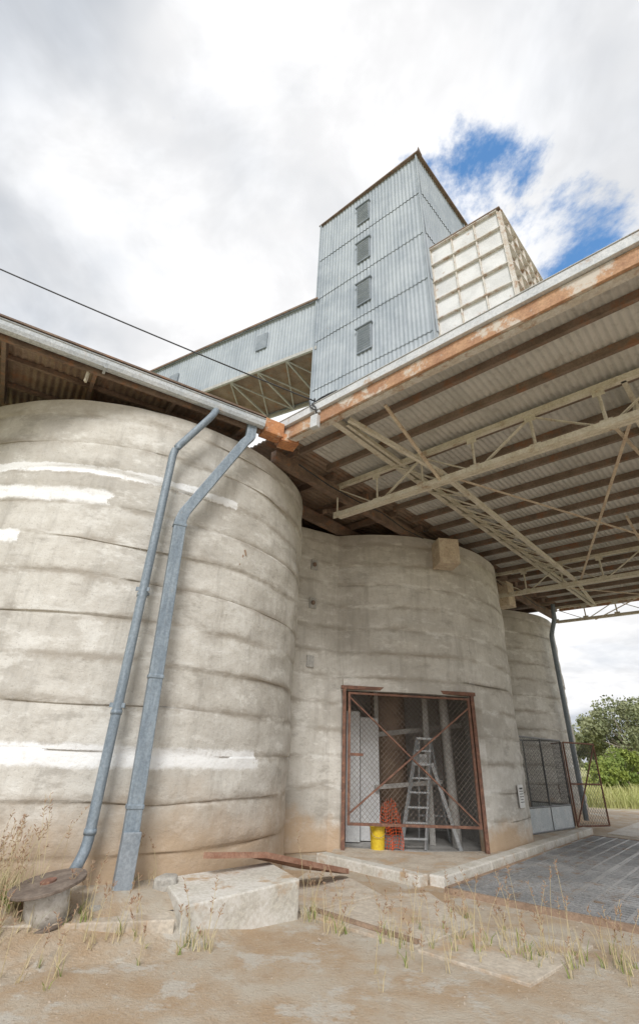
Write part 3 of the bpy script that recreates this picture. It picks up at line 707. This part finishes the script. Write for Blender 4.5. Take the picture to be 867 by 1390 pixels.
def stalks(name,spots,h,parent):
    m=MB();hd=MB()
    for x,y,z,s_ in spots:
        hh=random.uniform(*h)*s_;b=random.uniform(0,6.28);ln=random.uniform(.08,.4)*hh
        pts=[V((x+math.cos(b)*ln*t_**2,y+math.sin(b)*ln*t_**2,z+hh*t_)) for t_ in (0,.33,.66,1)]
        m.tube(pts,[.003,.0028,.0022,.0015],4,False)
        p=pts[-1];d=(pts[-1]-pts[-2]).normalized()
        for _ in range(11):
            q=p-d*random.uniform(0,.15)*s_;r_=V((random.uniform(-1,1),random.uniform(-1,1),random.uniform(.2,1.2))).normalized()*random.uniform(.02,.045)
            hd.tube([q,q+r_*.6,q+r_],[.0012,.004,.001],4,False)
    m.build(name+'_stems',M_strawp,parent);hd.build(name+'_heads',M_seed,parent)
def soilz(x,y):
    d=math.hypot(x-c1[0],y-c1[1])-3.61;tt=min(1,max(0,(1.5-d)/1.2));return max(0,.3*tt*tt*(3-2*tt)*min(1,max(0,(-.35-x)/.5))-.02)
wd=root('weeds',(0,6,0))
sp=[]
def clump(cx,cy,n,sd,s_=1.):
    for _ in range(n):
        x=random.gauss(cx,sd);y=random.gauss(cy,sd)
        if math.hypot(x-c1[0],y-c1[1])<3.66: continue
        sp.append((x,y,soilz(x,y),s_*random.uniform(.6,1.2)))
clumps=[(-3.0,5.95,75,.25,1.35),(-2.8,6.05,30,.15,1.1),(-3.4,5.5,60,.35,1.2),(-2.55,5.5,14,.2,.8),(-2.0,5.85,12,.10,.8),(-1.5,5.80,12,.15,.7),(-1.75,6.95,8,.08,.7),(-.95,5.95,14,.10,.8),(.10,6.95,12,.08,1.15),(.35,6.6,10,.10,1.),(.9,6.3,10,.15,.8),(1.5,6.5,20,.2,.95),(2.0,6.4,18,.2,.95),(2.4,6.1,24,.2,1.),(2.8,5.9,18,.2,.9),(1.2,5.9,10,.3,.7),(-2.3,5.2,12,.3,.8),(1.9,7.4,7,.2,.7)]
for c_ in clumps: clump(*c_)
blades('weed_blades_dry',sp,M_strawp,(.08,.28),.004,3,.8,wd)
blades('weed_blades_green',random.sample(sp,int(len(sp)*.45)),M_green,(.06,.20),.005,3,.8,wd)
stalks('weed',random.sample(sp,int(len(sp)*.6)),(.3,.68),wd)
fg=[]
for _ in range(7000):
    y=25+random.random()**1.5*45;a=random.uniform(.35,1.0);x=a*y;fg.append((x,y,0,random.uniform(.7,1.4)))
blades('field_grass',fg,M_field,(.25,.65),.022,2,.6)
def tree(name,x,y,hgt,rad,mat,nleaf=5200,ls=.22,clumps=26,seed=0,flat=.8):
    rnd=random.Random(seed);e=root(name,(x,y,0));m=MB()
    th=hgt*.35
    m.tube([(x,y,-.1),(x+.1,y,th*.6),(x+.25,y+.1,th)],[.035*hgt,.028*hgt,.02*hgt],10)
    cl=[]
    for i in range(clumps):
        a=rnd.uniform(0,6.28);r=rad*math.sqrt(rnd.random())*.9;zz=hgt*(.30+.61*rnd.random())*(1-.30*(r/rad)**2)
        c=V((x+r*math.cos(a),y+r*math.sin(a),zz));cr_=rad*rnd.uniform(.14,.30);cl.append((c,cr_))
        if i%2==0: m.tube([V((x+.25,y+.1,th*.9)),(V((x,y,th))+c)/2+V((0,0,-.2)),c],[.013*hgt,.008*hgt,.003*hgt],6)
    m.build('trunk_and_limbs',M_bark,e,True)
    vs=[];fs=[]
    for i in range(nleaf):
        c,cr_=cl[rnd.randrange(len(cl))]
        d=V((rnd.gauss(0,1),rnd.gauss(0,1),rnd.gauss(0,1))).normalized()*cr_*(rnd.random()**.4);d.z*=flat
        p=c+d;a=V((rnd.gauss(0,1),rnd.gauss(0,1),rnd.gauss(0,1))).normalized();b=a.cross(V((rnd.gauss(0,1),rnd.gauss(0,1),rnd.gauss(0,1)))).normalized();s_=ls*rnd.uniform(.5,1.3)
        o=len(vs);vs+=[p-a*s_-b*s_*.4,p+a*s_*.2-b*s_*.6,p+a*s_+b*s_*.3,p-a*s_*.1+b*s_*.6];fs.append((o,o+1,o+2,o+3))
    me=bpy.data.meshes.new('foliage');me.from_pydata([tuple(v) for v in vs],[],fs);me.materials.append(mat);ob=bpy.data.objects.new('foliage',me);sc.collection.objects.link(ob);ob.parent=e;ob.location=-V(e.location)
tree('gum_tree',41,70,10.2,7.0,M_leaf,14000,.20,54,seed=1)
tree('gum_tree.001',50,72,9.6,6.5,M_leaf,9000,.22,40,seed=2)
tree('gum_tree.002',35.5,76,7.6,5.5,M_leaf,9000,.20,38,seed=3)
tree('gum_tree.003',62,80,10,6.5,M_leaf,6000,.26,30,seed=4)
tree('bush',25.5,45,2.8,3.2,M_leaf2,7000,.12,32,seed=5)
tree('bush.001',31,47,2.5,3.2,M_leaf2,4000,.14,24,seed=6)
tree('bush.002',22.0,41,1.5,1.7,M_leaf2,2500,.12,16,seed=7)
vs=[];fs=[]
for i in range(9000):
    a=random.uniform(-2.2,2.2);r=random.uniform(180,210);x=r*math.sin(a);y=r*math.cos(a)
    hh=7+3.5*noise.noise(V((a*9,0,0)))+2*noise.noise(V((a*40,3,0)));z=random.random()**.7*hh;s_=random.uniform(.6,1.6);b=random.uniform(0,6.28);o=len(vs)
    t1=random.uniform(-.5,.5)
    vs+=[(x-s_*math.cos(b),y-s_*math.sin(b),z-s_*.5),(x+s_*math.cos(b),y+s_*math.sin(b),z-s_*.6+t1),(x+s_*.7*math.cos(b),y+s_*.7*math.sin(b),z+s_*.6),(x-s_*.8*math.cos(b),y-s_*.8*math.sin(b),z+s_*.5+t1)];fs.append((o,o+1,o+2,o+3))
me=bpy.data.meshes.new('distant_treeline');me.from_pydata(vs,[],fs);me.materials.append(M_leaf);ob=bpy.data.objects.new('distant_treeline',me);sc.collection.objects.link(ob)

# ---------------------------------------------------------------- world
w=bpy.data.worlds.new('World');sc.world=w;w.use_nodes=True;nt_=w.node_tree;N=nt_.nodes;Lk=nt_.links
try:
    w.cycles.sampling_method='MANUAL';w.cycles.sample_map_resolution=512
except Exception: pass
for n in list(N): N.remove(n)
out=N.new('ShaderNodeOutputWorld');sky=N.new('ShaderNodeTexSky');sky.sky_type='NISHITA';sky.sun_disc=False
sky.sun_elevation=math.radians(46);sky.sun_rotation=math.radians(187);sky.air_density=1.0;sky.dust_density=.3;sky.ozone_density=1.5
tint=N.new('ShaderNodeMix');tint.data_type='RGBA';tint.blend_type='MULTIPLY';tint.inputs[0].default_value=1.;tint.inputs[7].default_value=(1.15,1.65,1.85,1);Lk.new(sky.outputs[0],tint.inputs[6])
bs=N.new('ShaderNodeBackground');bs.inputs[1].default_value=.15;Lk.new(tint.outputs[2],bs.inputs[0])
tc=N.new('ShaderNodeTexCoord');gen=tc.outputs['Generated']
def wm(op,a,b=None):
    n=N.new('ShaderNodeMath');n.operation=op
    for i,x in enumerate((a,b)):
        if x is None: continue
        if isinstance(x,(int,float)): n.inputs[i].default_value=x
        else: Lk.new(x,n.inputs[i])
    return n.outputs[0]
sx=N.new('ShaderNodeSeparateXYZ');Lk.new(gen,sx.inputs[0])
zc=wm('ADD',wm('MAXIMUM',sx.outputs[2],0.),.22)
cb_=N.new('ShaderNodeCombineXYZ');Lk.new(wm('DIVIDE',sx.outputs[0],zc),cb_.inputs[0]);Lk.new(wm('DIVIDE',sx.outputs[1],zc),cb_.inputs[1]);cb_.inputs[2].default_value=.7
def wn_(scale,det,rough,dist=0.,off=0.):
    mp=N.new('ShaderNodeMapping');mp.inputs['Location'].default_value=(off,off*.7,off*.3);Lk.new(cb_.outputs[0],mp.inputs[0])
    n=N.new('ShaderNodeTexNoise');n.inputs['Scale'].default_value=scale;n.inputs['Detail'].default_value=det;n.inputs['Roughness'].default_value=rough;n.inputs['Distortion'].default_value=dist
    Lk.new(mp.outputs[0],n.inputs['Vector']);return n.outputs[0]
def wr(x,lo,hi,a,b):
    n=N.new('ShaderNodeMapRange');n.interpolation_type='SMOOTHSTEP';Lk.new(x,n.inputs[0])
    for i,q in enumerate((lo,hi,a,b)): n.inputs[i+1].default_value=q
    return n.outputs[0]
nrm=N.new('ShaderNodeVectorMath');nrm.operation='NORMALIZE';Lk.new(gen,nrm.inputs[0])
def dirmask(d,lo,hi):
    d=V(d).normalized();n=N.new('ShaderNodeVectorMath');n.operation='DOT_PRODUCT';Lk.new(nrm.outputs[0],n.inputs[0]);n.inputs[1].default_value=d
    return wr(n.outputs['Value'],lo,hi,0,1)
gap=None
for d,lo,hi,k in (((.53,1,1.75),.975,1.,.85),((.76,1,1.38),.975,1.,.95),((.50,1,2.5),.982,1.,.62),((.85,1,1.9),.985,1.,.55),((-.30,1,1.02),.988,1.,.55),((-.03,1,.85),.99,1.,.6),((.9,.1,.9),.93,1.,.8),((-.9,-.6,.8),.9,1.,.8)):
    q=wm('MULTIPLY',dirmask(d,lo,hi),k);gap=q if gap is None else wm('MAXIMUM',gap,q)
cn1=wn_(3.6,8,.64,.2,1.7)
cn1=wm('ADD',wm('MULTIPLY',wm('SUBTRACT',cn1,.5),1.7),.5)
dens=wm('SUBTRACT',wm('ADD',cn1,.42),wm('MULTIPLY',gap,.50))
cm=wr(dens,.36,.60,0,1)
shade=wr(wn_(1.1,5,.55,.2,3.1),.36,.60,0,1)
cr2=N.new('ShaderNodeMix');cr2.data_type='RGBA';Lk.new(shade,cr2.inputs[0]);cr2.inputs[6].default_value=(.64,.68,.74,1);cr2.inputs[7].default_value=(1.06,1.06,1.07,1)
det=wr(wn_(4.5,5,.6,.3,7.),.35,.65,.88,1.05)
vm=N.new('ShaderNodeVectorMath');vm.operation='SCALE';Lk.new(cr2.outputs[2],vm.inputs[0]);Lk.new(det,vm.inputs['Scale'])
bc=N.new('ShaderNodeBackground');bc.inputs[1].default_value=1.0;Lk.new(vm.outputs[0],bc.inputs[0])
mx=N.new('ShaderNodeMixShader');Lk.new(cm,mx.inputs[0]);Lk.new(bs.outputs[0],mx.inputs[1]);Lk.new(bc.outputs[0],mx.inputs[2]);Lk.new(mx.outputs[0],out.inputs[0])

sd=V((-.10,-.78,.66)).normalized()
sun=bpy.data.lights.new('sun','SUN');sun.energy=2.6;sun.angle=math.radians(18);sun.color=(1,.98,.95)
so=bpy.data.objects.new('sun',sun);so.rotation_euler=sd.to_track_quat('Z','Y').to_euler();so.location=(-5,-10,20);sc.collection.objects.link(so)

# ---------------------------------------------------------------- camera
cam=bpy.data.cameras.new('camera');co=bpy.data.objects.new('camera',cam);sc.collection.objects.link(co);sc.camera=co
cam.sensor_fit='VERTICAL';cam.sensor_height=36;cam.sensor_width=24;cam.lens=662/1390*36;cam.shift_y=-45/1390;cam.clip_end=3000;cam.clip_start=.05
rr=math.atan(52/1177)
co.matrix_world=Matrix.Translation((0,0,1.6))@Matrix.Rotation(math.radians(119.3),4,'X')@Matrix.Rotation(rr,4,'Z')
